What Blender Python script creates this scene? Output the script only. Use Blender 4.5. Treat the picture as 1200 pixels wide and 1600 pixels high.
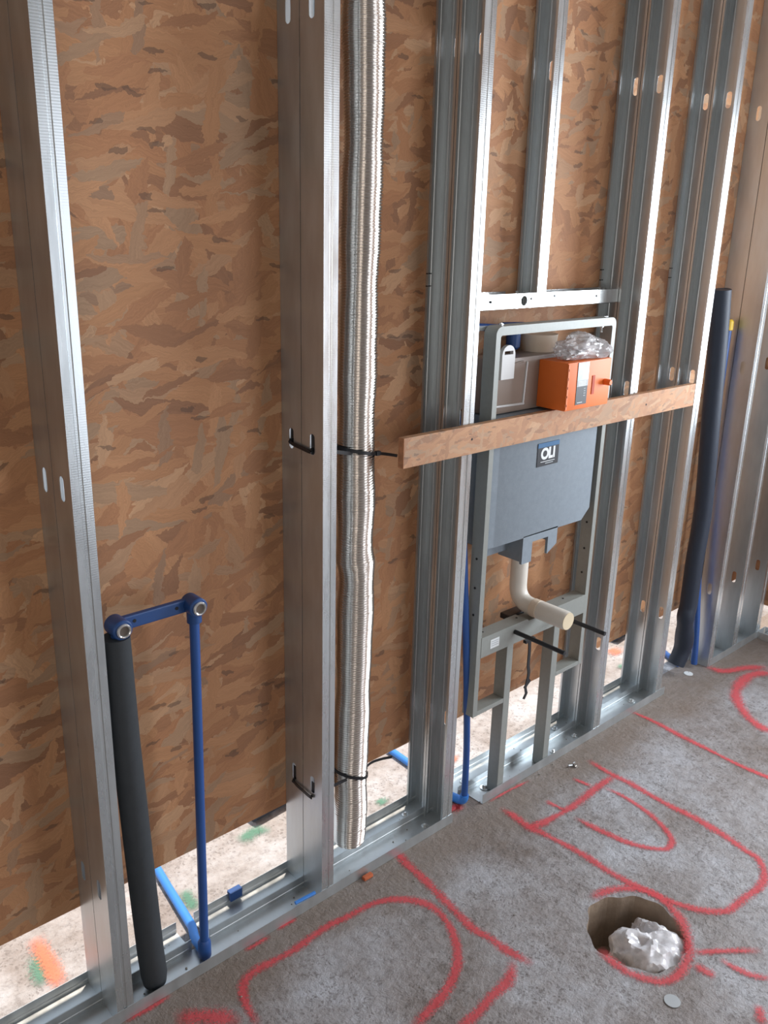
import bpy, bmesh, math, random
from mathutils import Vector, Matrix, noise

# ------------------------------------------------------------------ scene, camera, light
for o in list(bpy.data.objects):
    bpy.data.objects.remove(o, do_unlink=True)
S = bpy.context.scene
C = S.collection
random.seed(7)
H = 0.03            # height of the track flange: the fitted levels are measured from its top

S.view_settings.view_transform = 'Standard'
S.view_settings.look = 'None'
S.view_settings.exposure = -0.04
S.view_settings.gamma = 1.0
S.view_settings.use_curve_mapping = False
S.cycles.use_denoising = True
S.cycles.max_bounces = 10
S.cycles.diffuse_bounces = 5
S.cycles.glossy_bounces = 6
S.cycles.transparent_max_bounces = 12
S.cycles.sample_clamp_indirect = 6

F_PX, YAW, PITCH, ROLL, CAM_Y, CAM_Z = 1376.6, 0.74661, 0.31325, 0.025458, -1.35024, 1.51499
cam_d = bpy.data.cameras.new('camera')
cam = bpy.data.objects.new('camera', cam_d)
C.objects.link(cam)
cam_d.sensor_fit = 'VERTICAL'
cam_d.sensor_height = 32.0
cam_d.lens = 32.0 * F_PX / 1600.0
cam_d.clip_start = 0.02
_f = Vector((math.sin(YAW) * math.cos(PITCH), math.cos(YAW) * math.cos(PITCH), -math.sin(PITCH)))
_r = Vector((math.cos(YAW), -math.sin(YAW), 0))
_u = _r.cross(_f)
_r2 = math.cos(ROLL) * _r + math.sin(ROLL) * _u
_u2 = -math.sin(ROLL) * _r + math.cos(ROLL) * _u
_m = Matrix((_r2, _u2, -_f)).transposed().to_4x4()
_m.translation = Vector((0, CAM_Y, CAM_Z + H))
cam.matrix_world = _m
S.camera = cam

world = bpy.data.worlds.new('sky')
S.world = world
world.use_nodes = True
wn = world.node_tree
bgn = wn.nodes['Background']
bgn.inputs['Color'].default_value = (0.78, 0.88, 1.0, 1)
bgn.inputs['Strength'].default_value = 1.1


def area(name, loc, target, sx, sy, power, col, spread=180):
    l = bpy.data.lights.new(name, 'AREA')
    l.shape = 'RECTANGLE'
    l.size, l.size_y = sx, sy
    l.energy = power
    l.color = col
    l.spread = math.radians(spread)
    o = bpy.data.objects.new(name, l)
    C.objects.link(o)
    o.location = loc
    o.rotation_euler = (Vector(target) - Vector(loc)).to_track_quat('-Z', 'Y').to_euler()
    return o


# daylight through the window opening in the right-hand wall
area('window_daylight', (3.43, -1.05, 1.38), (0, -1.05, 1.38), 1.2, 1.05, 62, (0.86, 0.93, 1.0))
# soft fill lamp added behind the camera to lift the room's ambient light
area('right_rear_fill', (2.75, -3.38, 1.15), (2.75, 0, 1.15), 1.2, 2.0, 34, (0.90, 0.93, 1.0))
# weaker warm fill lamp added further left, in front of the solid wall
area('left_rear_fill', (-1.35, -3.38, 1.3), (-1.35, 0, 1.3), 1.3, 1.8, 24, (1.0, 0.94, 0.88))
sun = bpy.data.lights.new('sun', 'SUN')
sun.energy = 6.4
sun.angle = math.radians(2.0)
sun.color = (1.0, 0.86, 0.72)
suno = bpy.data.objects.new('sun', sun)
C.objects.link(suno)
suno.rotation_euler = Vector((-0.20, -0.14, -1.0)).to_track_quat('-Z', 'Y').to_euler()

# ------------------------------------------------------------------ materials
def new_mat(name):
    m = bpy.data.materials.new(name)
    m.use_nodes = True
    nt = m.node_tree
    return m, nt, nt.nodes['Principled BSDF']


def srgb(r, g, b):
    def f(c):
        c /= 255.0
        return c / 12.92 if c <= 0.04045 else ((c + 0.055) / 1.055) ** 2.4
    return (f(r), f(g), f(b), 1)


def N(nt, kind, **kw):
    n = nt.nodes.new(kind)
    for k, v in kw.items():
        setattr(n, k, v)
    return n


def noise_node(nt, vec, scale, detail=3, rough=0.5, dist=0.0):
    n = N(nt, 'ShaderNodeTexNoise')
    n.inputs['Scale'].default_value = scale
    n.inputs['Detail'].default_value = detail
    n.inputs['Roughness'].default_value = rough
    n.inputs['Distortion'].default_value = dist
    nt.links.new(vec, n.inputs['Vector'])
    return n


def ramp(nt, fac, stops):
    r = N(nt, 'ShaderNodeValToRGB')
    el = r.color_ramp.elements
    while len(el) < len(stops):
        el.new(0.5)
    for e, (p, c) in zip(el, stops):
        e.position = p
        e.color = c if len(c) == 4 else (*c, 1)
    nt.links.new(fac, r.inputs['Fac'])
    return r


def mix_col(nt, fac, a, b, mode='MIX'):
    m = N(nt, 'ShaderNodeMix', data_type='RGBA', blend_type=mode)
    for sock, v in ((m.inputs[0], fac), (m.inputs[6], a), (m.inputs[7], b)):
        if isinstance(v, (int, float)):
            sock.default_value = v
        elif isinstance(v, tuple):
            sock.default_value = v
        else:
            nt.links.new(v, sock)
    return m.outputs[2]


def math_n(nt, op, a, b=None, c=None):
    m = N(nt, 'ShaderNodeMath', operation=op)
    for i, v in enumerate((a, b, c)):
        if v is None:
            continue
        if isinstance(v, (int, float)):
            m.inputs[i].default_value = v
        else:
            nt.links.new(v, m.inputs[i])
    return m.outputs[0]


def obj_vec(nt, scale=(1, 1, 1), rot=(0, 0, 0), loc=(0, 0, 0)):
    tc = N(nt, 'ShaderNodeTexCoord')
    mp = N(nt, 'ShaderNodeMapping')
    mp.inputs['Scale'].default_value = scale
    mp.inputs['Rotation'].default_value = rot
    mp.inputs['Location'].default_value = loc
    nt.links.new(tc.outputs['Object'], mp.inputs['Vector'])
    return mp.outputs['Vector']


def simple(name, col, rough=0.5, metal=0.0, bump=0.0, bscale=60, var=0.06, spec=0.5):
    m, nt, b = new_mat(name)
    v = obj_vec(nt)
    n = noise_node(nt, v, bscale * 0.3, 4, 0.6)
    d = tuple(c * (1 - var * 2) for c in col[:3]) + (1,)
    l = tuple(min(1, c * (1 + var * 2)) for c in col[:3]) + (1,)
    r = ramp(nt, n.outputs['Fac'], [(0.3, d), (0.7, l)])
    nt.links.new(r.outputs['Color'], b.inputs['Base Color'])
    b.inputs['Roughness'].default_value = rough
    b.inputs['Metallic'].default_value = metal
    b.inputs['Specular IOR Level'].default_value = spec
    if bump:
        n2 = noise_node(nt, v, bscale, 4, 0.6)
        bp = N(nt, 'ShaderNodeBump')
        bp.inputs['Strength'].default_value = bump
        bp.inputs['Distance'].default_value = 0.002
        nt.links.new(n2.outputs['Fac'], bp.inputs['Height'])
        nt.links.new(bp.outputs['Normal'], b.inputs['Normal'])
    return m


def osb_material(name, size=1.0, bright=1.0, pale=0.0):
    """Strand board: several layers of long voronoi flakes turned different ways."""
    m, nt, b = new_mat(name)
    tc = N(nt, 'ShaderNodeTexCoord')
    sep = N(nt, 'ShaderNodeSeparateXYZ')
    nt.links.new(tc.outputs['Object'], sep.inputs[0])
    comb = N(nt, 'ShaderNodeCombineXYZ')       # board plane = x, z
    nt.links.new(sep.outputs['X'], comb.inputs[0])
    nt.links.new(sep.outputs['Z'], comb.inputs[1])
    nt.links.new(sep.outputs['Y'], comb.inputs[2])
    warp = noise_node(nt, comb.outputs[0], 22 / size, 3)
    wv = N(nt, 'ShaderNodeVectorMath', operation='SCALE')
    wsub = N(nt, 'ShaderNodeVectorMath', operation='SUBTRACT')
    wsub.inputs[1].default_value = (0.5, 0.5, 0.5)
    nt.links.new(warp.outputs['Color'], wsub.inputs[0])
    nt.links.new(wsub.outputs[0], wv.inputs[0])
    wv.inputs['Scale'].default_value = 0.030 * size
    fray = noise_node(nt, comb.outputs[0], 130 / size, 2)
    fs = N(nt, 'ShaderNodeVectorMath', operation='SUBTRACT')
    fs.inputs[1].default_value = (0.5, 0.5, 0.5)
    nt.links.new(fray.outputs['Color'], fs.inputs[0])
    fv = N(nt, 'ShaderNodeVectorMath', operation='MULTIPLY_ADD')
    fv.inputs[1].default_value = (0.016 * size, 0.007 * size, 0)
    nt.links.new(fs.outputs[0], fv.inputs[0])
    nt.links.new(wv.outputs[0], fv.inputs[2])
    base = N(nt, 'ShaderNodeVectorMath', operation='ADD')
    nt.links.new(comb.outputs[0], base.inputs[0])
    nt.links.new(fv.outputs[0], base.inputs[1])
    tones = [
        (0.00, srgb(140, 100, 74)), (0.12, srgb(158, 112, 80)), (0.30, srgb(172, 122, 86)), (0.5, srgb(178, 130, 92)),
        (0.66, srgb(186, 138, 100)), (0.80, srgb(160, 130, 104)), (0.92, srgb(194, 152, 116)), (1.0, srgb(150, 118, 94))]
    col = None
    hgt = None
    layers = [(12, 9, 30, 0.0), (-24, 8, 34, .3), (58, 7, 30, .5), (5, 8, 36, .5), (-62, 9, 34, .62),
              (34, 8, 38, .6), (-8, 7, 42, .66), (80, 11, 44, .8), (18, 12, 60, .8)]
    for i, (ang, sx, sy, th) in enumerate(layers):
        mp = N(nt, 'ShaderNodeMapping')
        mp.vector_type = 'TEXTURE'
        mp.inputs['Rotation'].default_value = (0, 0, math.radians(ang))
        mp.inputs['Location'].default_value = (i * 3.17, i * 1.31, 0)
        mp.inputs['Scale'].default_value = (size / sx, size / sy, 1)
        nt.links.new(base.outputs[0], mp.inputs['Vector'])
        vo = N(nt, 'ShaderNodeTexVoronoi', voronoi_dimensions='2D', feature='F1')
        vo.inputs['Scale'].default_value = 1.0
        vo.inputs['Randomness'].default_value = 0.95
        nt.links.new(mp.outputs[0], vo.inputs['Vector'])
        sc = N(nt, 'ShaderNodeSeparateColor')
        nt.links.new(vo.outputs['Color'], sc.inputs[0])
        r = ramp(nt, sc.outputs[0], tones)
        # grain streaks along the flake
        mg = N(nt, 'ShaderNodeMapping')
        mg.inputs['Scale'].default_value = (0.9, 9.0, 1)
        nt.links.new(mp.outputs[0], mg.inputs['Vector'])
        g = noise_node(nt, mg.outputs[0], 1.6, 2, 0.6)
        gm = ramp(nt, g.outputs['Fac'], [(0.3, (0.84, 0.82, 0.80)), (0.7, (1.06, 1.06, 1.05))])
        c = mix_col(nt, 1.0, r.outputs['Color'], gm.outputs['Color'], 'MULTIPLY')
        # height of this flake: random per cell, slightly tilted
        h = math_n(nt, 'ADD', math_n(nt, 'MULTIPLY', sc.outputs[2], 0.6), math_n(nt, 'MULTIPLY', vo.outputs['Distance'], -0.35))
        if col is None:
            col, hgt = c, h
        else:
            mask = math_n(nt, 'GREATER_THAN', sc.outputs[1], th)
            col = mix_col(nt, mask, col, c)
            mh = N(nt, 'ShaderNodeMix', data_type='FLOAT')
            nt.links.new(mask, mh.inputs[0]); nt.links.new(hgt, mh.inputs[2]); nt.links.new(h, mh.inputs[3])
            hgt = mh.outputs[0]
    # dark resin / bark chips
    mp = N(nt, 'ShaderNodeMapping')
    mp.inputs['Rotation'].default_value = (0, 0, math.radians(20))
    mp.inputs['Scale'].default_value = (24 / size, 90 / size, 1)
    nt.links.new(base.outputs[0], mp.inputs['Vector'])
    vo = N(nt, 'ShaderNodeTexVoronoi', voronoi_dimensions='2D', feature='F1')
    vo.inputs['Scale'].default_value = 1.0
    nt.links.new(mp.outputs[0], vo.inputs['Vector'])
    sc = N(nt, 'ShaderNodeSeparateColor')
    nt.links.new(vo.outputs['Color'], sc.inputs[0])
    mk = math_n(nt, 'MULTIPLY', math_n(nt, 'GREATER_THAN', sc.outputs[0], 0.965),
                math_n(nt, 'LESS_THAN', vo.outputs['Distance'], 0.40))
    col = mix_col(nt, math_n(nt, 'MULTIPLY', mk, 0.6), col, srgb(84, 64, 54))
    big = noise_node(nt, comb.outputs[0], 3.0, 2)
    bgm = ramp(nt, big.outputs['Fac'], [(0.3, (0.86 * bright,) * 3), (0.7, (1.08 * bright,) * 3)])
    col = mix_col(nt, 1.0, col, bgm.outputs['Color'], 'MULTIPLY')
    if pale:
        col = mix_col(nt, pale, col, srgb(214, 184, 160))
    nt.links.new(col, b.inputs['Base Color'])
    b.inputs['Roughness'].default_value = 0.62
    b.inputs['Specular IOR Level'].default_value = 0.3
    bp = N(nt, 'ShaderNodeBump')
    bp.inputs['Strength'].default_value = 0.3
    bp.inputs['Distance'].default_value = 0.0015
    nt.links.new(hgt, bp.inputs['Height'])
    nt.links.new(bp.outputs['Normal'], b.inputs['Normal'])
    return m


def zinc_material(name, col=(0.60, 0.64, 0.66, 1), rough=0.37, knurl=False):
    m, nt, b = new_mat(name)
    v = obj_vec(nt, (22, 22, 5))
    n = noise_node(nt, v, 1.0, 3, 0.6)
    d = tuple(c * 0.86 for c in col[:3]) + (1,)
    r = ramp(nt, n.outputs['Fac'], [(0.35, d), (0.65, col)])
    nt.links.new(r.outputs['Color'], b.inputs['Base Color'])
    b.inputs['Metallic'].default_value = 0.78
    rr = ramp(nt, n.outputs['Fac'], [(0.3, (rough * 0.8,) * 3), (0.7, (rough * 1.25,) * 3)])
    nt.links.new(rr.outputs['Color'], b.inputs['Roughness'])
    v2 = obj_vec(nt, (60, 60, 1.5))
    n2 = noise_node(nt, v2, 1.0, 3, 0.6)
    bp = N(nt, 'ShaderNodeBump')
    bp.inputs['Strength'].default_value = 0.05 if not knurl else 0.06
    bp.inputs['Distance'].default_value = 0.001
    if knurl:
        v3 = obj_vec(nt, (1, 1, 1))
        w = N(nt, 'ShaderNodeTexWave', wave_type='BANDS', bands_direction='Z')
        w.inputs['Scale'].default_value = 75
        nt.links.new(v3, w.inputs['Vector'])
        h = math_n(nt, 'ADD', n2.outputs['Fac'], math_n(nt, 'MULTIPLY', w.outputs['Fac'], 0.7))
        nt.links.new(h, bp.inputs['Height'])
    else:
        nt.links.new(n2.outputs['Fac'], bp.inputs['Height'])
    nt.links.new(bp.outputs['Normal'], b.inputs['Normal'])
    return m


def floor_material():
    m, nt, b = new_mat('rough_concrete')
    v = obj_vec(nt)
    a = noise_node(nt, v, 3.0, 6, 0.68)
    base = ramp(nt, a.outputs['Fac'], [(0.32, srgb(124, 112, 104)), (0.5, srgb(158, 154, 154)), (0.66, srgb(184, 186, 192))])
    f = noise_node(nt, v, 36, 7, 0.80)
    fine = ramp(nt, f.outputs['Fac'], [(0.34, (0.58, 0.55, 0.53)), (0.48, (0.98, 0.98, 0.98)), (0.66, (1.16, 1.16, 1.17))])
    col = mix_col(nt, 1.0, base.outputs['Color'], fine.outputs['Color'], 'MULTIPLY')
    vo = N(nt, 'ShaderNodeTexVoronoi', feature='F1')
    vo.inputs['Scale'].default_value = 85
    wv = noise_node(nt, v, 24, 3)
    mixv = N(nt, 'ShaderNodeVectorMath', operation='MULTIPLY_ADD')
    nt.links.new(wv.outputs['Color'], mixv.inputs[0]); mixv.inputs[1].default_value = (0.05, 0.05, 0.05)
    nt.links.new(v, mixv.inputs[2])
    nt.links.new(mixv.outputs[0], vo.inputs['Vector'])
    pm = noise_node(nt, v, 7, 3)
    pit = math_n(nt, 'MULTIPLY', math_n(nt, 'LESS_THAN', vo.outputs['Distance'], 0.30),
                 math_n(nt, 'GREATER_THAN', pm.outputs['Fac'], 0.50))
    col = mix_col(nt, math_n(nt, 'MULTIPLY', pit, 0.42), col, srgb(92, 82, 76))
    # brown dust swept along the foot of the partition
    sep = N(nt, 'ShaderNodeSeparateXYZ')
    nt.links.new(v, sep.inputs[0])
    dn = noise_node(nt, v, 5, 4)
    yy = math_n(nt, 'ADD', sep.outputs['Y'], math_n(nt, 'MULTIPLY', dn.outputs['Fac'], 0.16))
    lo = N(nt, 'ShaderNodeMapRange'); lo.interpolation_type = 'SMOOTHSTEP'
    lo.inputs['From Min'].default_value = -0.12; lo.inputs['From Max'].default_value = 0.02
    nt.links.new(yy, lo.inputs['Value'])
    hi = math_n(nt, 'LESS_THAN', sep.outputs['Y'], 0.08)
    dust = math_n(nt, 'MULTIPLY', math_n(nt, 'MULTIPLY', lo.outputs[0], hi), 0.75)
    col = mix_col(nt, dust, col, srgb(128, 112, 98))
    nt.links.new(col, b.inputs['Base Color'])
    b.inputs['Roughness'].default_value = 0.58
    b.inputs['Specular IOR Level'].default_value = 0.6
    c = noise_node(nt, v, 34, 6, 0.7)
    h = math_n(nt, 'SUBTRACT', c.outputs['Fac'], math_n(nt, 'MULTIPLY', pit, 0.35))
    bp = N(nt, 'ShaderNodeBump')
    bp.inputs['Strength'].default_value = 0.9
    bp.inputs['Distance'].default_value = 0.010
    nt.links.new(h, bp.inputs['Height'])
    nt.links.new(bp.outputs['Normal'], b.inputs['Normal'])
    return m


def spray_material(name, col):
    """Sprayed chalk paint: dense in the middle of the stroke, breaking up at the rim."""
    m, nt, b = new_mat(name)
    uv = N(nt, 'ShaderNodeUVMap')
    sep = N(nt, 'ShaderNodeSeparateXYZ')
    nt.links.new(uv.outputs[0], sep.inputs[0])
    d = math_n(nt, 'SUBTRACT', 1.0, math_n(nt, 'ABSOLUTE', math_n(nt, 'SUBTRACT', math_n(nt, 'MULTIPLY', sep.outputs[1], 2.0), 1.0)))
    e = math_n(nt, 'MINIMUM', math_n(nt, 'MULTIPLY', sep.outputs[0], 3.0),
               math_n(nt, 'MULTIPLY', math_n(nt, 'SUBTRACT', 1.0, sep.outputs[0]), 3.0))
    e = math_n(nt, 'MINIMUM', e, 1.0)
    v = obj_vec(nt)
    n = noise_node(nt, v, 170, 4, 0.75)
    n2 = noise_node(nt, v, 16, 2)
    s = math_n(nt, 'ADD', math_n(nt, 'MULTIPLY', d, 1.5), math_n(nt, 'MULTIPLY', math_n(nt, 'SUBTRACT', n.outputs['Fac'], 0.5), 3.0))
    s = math_n(nt, 'ADD', s, math_n(nt, 'MULTIPLY', math_n(nt, 'SUBTRACT', n2.outputs['Fac'], 0.5), 0.9))
    s = math_n(nt, 'SUBTRACT', s, 0.42)
    s = math_n(nt, 'MULTIPLY', s, e)
    cl = N(nt, 'ShaderNodeClamp'); nt.links.new(math_n(nt, 'MULTIPLY', s, 1.25), cl.inputs[0])
    al = math_n(nt, 'MULTIPLY', cl.outputs[0], 0.68)
    b.inputs['Base Color'].default_value = col
    b.inputs['Roughness'].default_value = 0.8
    nt.links.new(al, b.inputs['Alpha'])
    n3 = noise_node(nt, v, 34, 6, 0.7)
    bp = N(nt, 'ShaderNodeBump')
    bp.inputs['Strength'].default_value = 0.8
    bp.inputs['Distance'].default_value = 0.007
    nt.links.new(n3.outputs['Fac'], bp.inputs['Height'])
    nt.links.new(bp.outputs['Normal'], b.inputs['Normal'])
    return m


M = {}
M['osb'] = osb_material('strand_board', 1.1, 1.16, 0.06)
M['osb_strip'] = osb_material('strand_board_strip', 0.55, 1.12, 0.2)
M['osb_edge'] = simple('strand_board_edge', srgb(176, 120, 84), 0.8, 0, 0.6, 200, 0.12)
M['zinc'] = zinc_material('galvanised_steel')
M['zinc_knurl'] = zinc_material('galvanised_steel_ribbed', rough=0.27, knurl=True)
M['bright_zinc'] = zinc_material('bright_zinc', (0.8, 0.82, 0.82, 1), 0.18)
M['alu'] = simple('aluminium_foil', (0.73, 0.69, 0.65, 1), 0.20, 1.0, 0, 60, 0.03)
M['concrete'] = floor_material()
M['red'] = spray_material('red_spray', srgb(236, 88, 96))
M['green'] = spray_material('green_spray', srgb(84, 140, 118))
M['orange_spray'] = spray_material('orange_spray', srgb(236, 130, 96))
M['foam'] = simple('dark_foam', srgb(60, 64, 68), 0.75, 0, 0.2, 120, 0.03, 0.3)
M['navy_foam'] = simple('blue_black_foam', srgb(40, 48, 62), 0.55, 0, 0.2, 120, 0.03, 0.4)
M['blue'] = simple('blue_pipe', srgb(44, 84, 150), 0.38, 0, 0, 60, 0.03)
M['blue_dark'] = simple('blue_plastic', srgb(36, 74, 132), 0.42, 0, 0, 60, 0.03)
M['blue_light'] = simple('light_blue_pipe', srgb(58, 130, 214), 0.4, 0, 0, 60, 0.02)
M['frame'] = simple('powder_coat', srgb(146, 150, 146), 0.45, 0.1, 0.05, 300, 0.02)
M['cistern'] = simple('grey_polystyrene', srgb(132, 143, 153), 0.62, 0, 0.12, 260, 0.03)
M['panel'] = simple('milky_plastic', srgb(142, 127, 117), 0.30, 0, 0, 40, 0.03)
M['ear'] = simple('white_plastic', srgb(206, 206, 206), 0.4, 0, 0, 40, 0.02)
M['cup'] = simple('cream_plastic', srgb(228, 212, 192), 0.5, 0, 0, 40, 0.02)
M['orange'] = simple('orange_plastic', srgb(236, 118, 44), 0.5, 0, 0, 40, 0.02)
M['white_pipe'] = simple('white_pipe', srgb(226, 220, 210), 0.38, 0, 0, 40, 0.02)
M['cap'] = simple('cream_cap', srgb(222, 206, 176), 0.5, 0, 0, 40, 0.02)
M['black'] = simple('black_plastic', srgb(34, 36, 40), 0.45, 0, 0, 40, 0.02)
M['yellow'] = simple('yellow_cap', srgb(226, 190, 62), 0.5, 0, 0, 40, 0.02)
M['dark_label'] = simple('dark_label', srgb(36, 40, 47), 0.45, 0, 0, 40, 0.02)
M['sky_label'] = simple('blue_white_label', srgb(176, 206, 224), 0.35, 0, 0, 90, 0.12)
M['blue_band'] = simple('blue_label_band', srgb(48, 102, 146), 0.4, 0, 0, 40, 0.03)
M['white'] = simple('white_print', srgb(226, 230, 232), 0.5, 0, 0, 40, 0.02)
M['grey_print'] = simple('grey_print', srgb(178, 184, 188), 0.5, 0, 0, 40, 0.02)
M['plaster'] = simple('grey_plaster', srgb(168, 164, 158), 0.85, 0, 0.2, 30, 0.03)
M['ink'] = simple('black_ink', srgb(26, 28, 30), 0.7, 0, 0, 40, 0.0)
M['dark_hole'] = simple('hole_concrete', srgb(158, 140, 122), 0.9, 0, 0.9, 60, 0.12)
M['bore'] = simple('ring_bore', srgb(96, 86, 78), 0.7)
M['chip'] = simple('orange_clay', srgb(196, 104, 66), 0.8, 0, 0.4, 200, 0.1)
M['stone'] = simple('grit', srgb(150, 144, 136), 0.85, 0, 0.6, 200, 0.15)


def film_material(name, col, alpha, rough):
    m, nt, b = new_mat(name)
    v = obj_vec(nt)
    n = noise_node(nt, v, 40, 3, 0.6)
    r = ramp(nt, n.outputs['Fac'], [(0.35, (alpha * 0.75,) * 3), (0.65, (min(1, alpha * 1.25),) * 3)])
    nt.links.new(r.outputs['Color'], b.inputs['Alpha'])
    b.inputs['Base Color'].default_value = col
    b.inputs['Roughness'].default_value = rough
    b.inputs['Specular IOR Level'].default_value = 0.9
    return m


M['film'] = film_material('clear_polythene', srgb(206, 204, 206), 0.5, 0.14)
M['film_thick'] = film_material('crumpled_polythene', srgb(238, 238, 242), 0.85, 0.2)

# ------------------------------------------------------------------ mesh helpers
class MB:
    def __init__(s):
        s.v, s.f, s.uv = [], [], {}

    def add(s, vs, fs):
        o = len(s.v)
        s.v += [tuple(p) for p in vs]
        s.f += [tuple(o + i for i in f) for f in fs]
        return s

    def box(s, x0, x1, y0, y1, z0, z1, bev=0.0):
        if bev <= 0:
            return s.add([(x, y, z) for x in (x0, x1) for y in (y0, y1) for z in (z0, z1)],
                         [(0, 1, 3, 2), (4, 6, 7, 5), (0, 4, 5, 1), (2, 3, 7, 6), (0, 2, 6, 4), (1, 5, 7, 3)])
        bm = bmesh.new()
        bmesh.ops.create_cube(bm, size=1.0)
        for v in bm.verts:
            v.co = Vector(((x0 + x1) / 2 + v.co.x * (x1 - x0), (y0 + y1) / 2 + v.co.y * (y1 - y0), (z0 + z1) / 2 + v.co.z * (z1 - z0)))
        bmesh.ops.bevel(bm, geom=bm.edges[:], offset=bev, segments=2, profile=0.6, affect='EDGES')
        return s.bm(bm)

    def bm(s, bm):
        bm.verts.ensure_lookup_table()
        bm.verts.index_update()
        s.add([v.co[:] for v in bm.verts], [[v.index for v in f.verts] for f in bm.faces])
        bm.free()
        return s

    def prism(s, poly, axis, a, b):
        """extrude a 2-D outline along an axis (0 x, 1 y, 2 z)"""
        def P(u, w, t):
            return {0: (t, u, w), 1: (u, t, w), 2: (u, w, t)}[axis]
        n = len(poly)
        vs = [P(u, w, a) for u, w in poly] + [P(u, w, b) for u, w in poly]
        fs = [(i, (i + 1) % n, n + (i + 1) % n, n + i) for i in range(n)]
        fs += [tuple(range(n - 1, -1, -1)), tuple(range(n, 2 * n))]
        return s.add(vs, fs)

    def tube(s, pts, rad, seg=20, cap=True):
        pts = [Vector(p) for p in pts]
        n = len(pts)
        rs = rad if isinstance(rad, (list, tuple)) else [rad] * n
        t0 = (pts[1] - pts[0]).normalized()
        ref = Vector((0, 1, 0)) if abs(t0.y) < 0.9 else Vector((1, 0, 0))
        u = t0.cross(ref).normalized()
        o = len(s.v)
        for i, p in enumerate(pts):
            t = (pts[min(i + 1, n - 1)] - pts[max(i - 1, 0)]).normalized()
            u = (u - t * u.dot(t)).normalized()
            w = t.cross(u)
            for k in range(seg):
                a = 2 * math.pi * k / seg
                s.v.append(tuple(p + (u * math.cos(a) + w * math.sin(a)) * rs[i]))
        for i in range(n - 1):
            for k in range(seg):
                k2 = (k + 1) % seg
                s.f.append((o + i * seg + k, o + i * seg + k2, o + (i + 1) * seg + k2, o + (i + 1) * seg + k))
        if cap:
            s.f.append(tuple(o + k for k in range(seg - 1, -1, -1)))
            s.f.append(tuple(o + (n - 1) * seg + k for k in range(seg)))
        return s

    def ribbon(s, pts, w, t, up=None):
        """flat strap of width w, thickness t along pts; up = width direction"""
        pts = [Vector(p) for p in pts]
        n = len(pts)
        o = len(s.v)
        for i, p in enumerate(pts):
            d = (pts[min(i + 1, n - 1)] - pts[max(i - 1, 0)]).normalized()
            wv = Vector(up) if up else Vector((0, 0, 1))
            wv = (wv - d * wv.dot(d)).normalized()
            nv = d.cross(wv)
            for a, b in ((-1, -1), (1, -1), (1, 1), (-1, 1)):
                s.v.append(tuple(p + wv * (a * w / 2) + nv * (b * t / 2)))
        for i in range(n - 1):
            for k in range(4):
                k2 = (k + 1) % 4
                s.f.append((o + 4 * i + k, o + 4 * i + k2, o + 4 * i + 4 + k2, o + 4 * i + 4 + k))
        s.f.append((o + 3, o + 2, o + 1, o))
        e = o + 4 * (n - 1)
        s.f.append((e, e + 1, e + 2, e + 3))
        return s

    def build(s, name, mat, parent=None, origin=None, smooth=False, angle=40):
        org = Vector(origin or (0, 0, 0))
        if parent is not None:
            org = Vector((0, 0, 0))
            q = parent
            while q is not None:
                org += q.location
                q = q.parent
        me = bpy.data.meshes.new(name)
        me.from_pydata([tuple(Vector(p) - org) for p in s.v], [], s.f)
        bm = bmesh.new()
        bm.from_mesh(me)
        bmesh.ops.recalc_face_normals(bm, faces=bm.faces[:])
        bm.to_mesh(me)
        bm.free()
        me.materials.append(mat)
        o = bpy.data.objects.new(name, me)
        C.objects.link(o)
        if parent is not None:
            o.parent = parent
        else:
            o.location = org
        if smooth:
            for p in me.polygons:
                p.use_smooth = True
            me.set_sharp_from_angle(angle=math.radians(angle))
        return o


def tag(o, label, cat, group=None):
    o['label'] = label
    o['category'] = cat
    if group:
        o['group'] = group
    return o


def thing(name, label, cat, loc=(0, 0, 0), group=None):
    o = bpy.data.objects.new(name, None)
    o.empty_display_size = 0.05
    C.objects.link(o)
    o.location = loc
    return tag(o, label, cat, group)


def struct(o):
    o['kind'] = 'structure'
    return o


def smooth_path(pts, k=8):
    pts = [Vector(p) for p in pts]
    out = []
    n = len(pts)
    for i in range(n - 1):
        p0, p1, p2, p3 = pts[max(i - 1, 0)], pts[i], pts[i + 1], pts[min(i + 2, n - 1)]
        for j in range(k):
            t = j / k
            out.append(0.5 * ((2 * p1) + (p2 - p0) * t + (2 * p0 - 5 * p1 + 4 * p2 - p3) * t * t + (3 * p1 - p0 - 3 * p2 + p3) * t ** 3))
    out.append(pts[-1])
    return out


def bend(p0, corner, p1, r, k=8):
    """straight - round corner - straight"""
    p0, c, p1 = Vector(p0), Vector(corner), Vector(p1)
    a = c + (p0 - c).normalized() * r
    b = c + (p1 - c).normalized() * r
    out = [p0]
    for j in range(k + 1):
        t = j / k
        out.append((1 - t) ** 2 * a + 2 * t * (1 - t) * c + t * t * b)
    out.append(p1)
    return out


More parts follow.
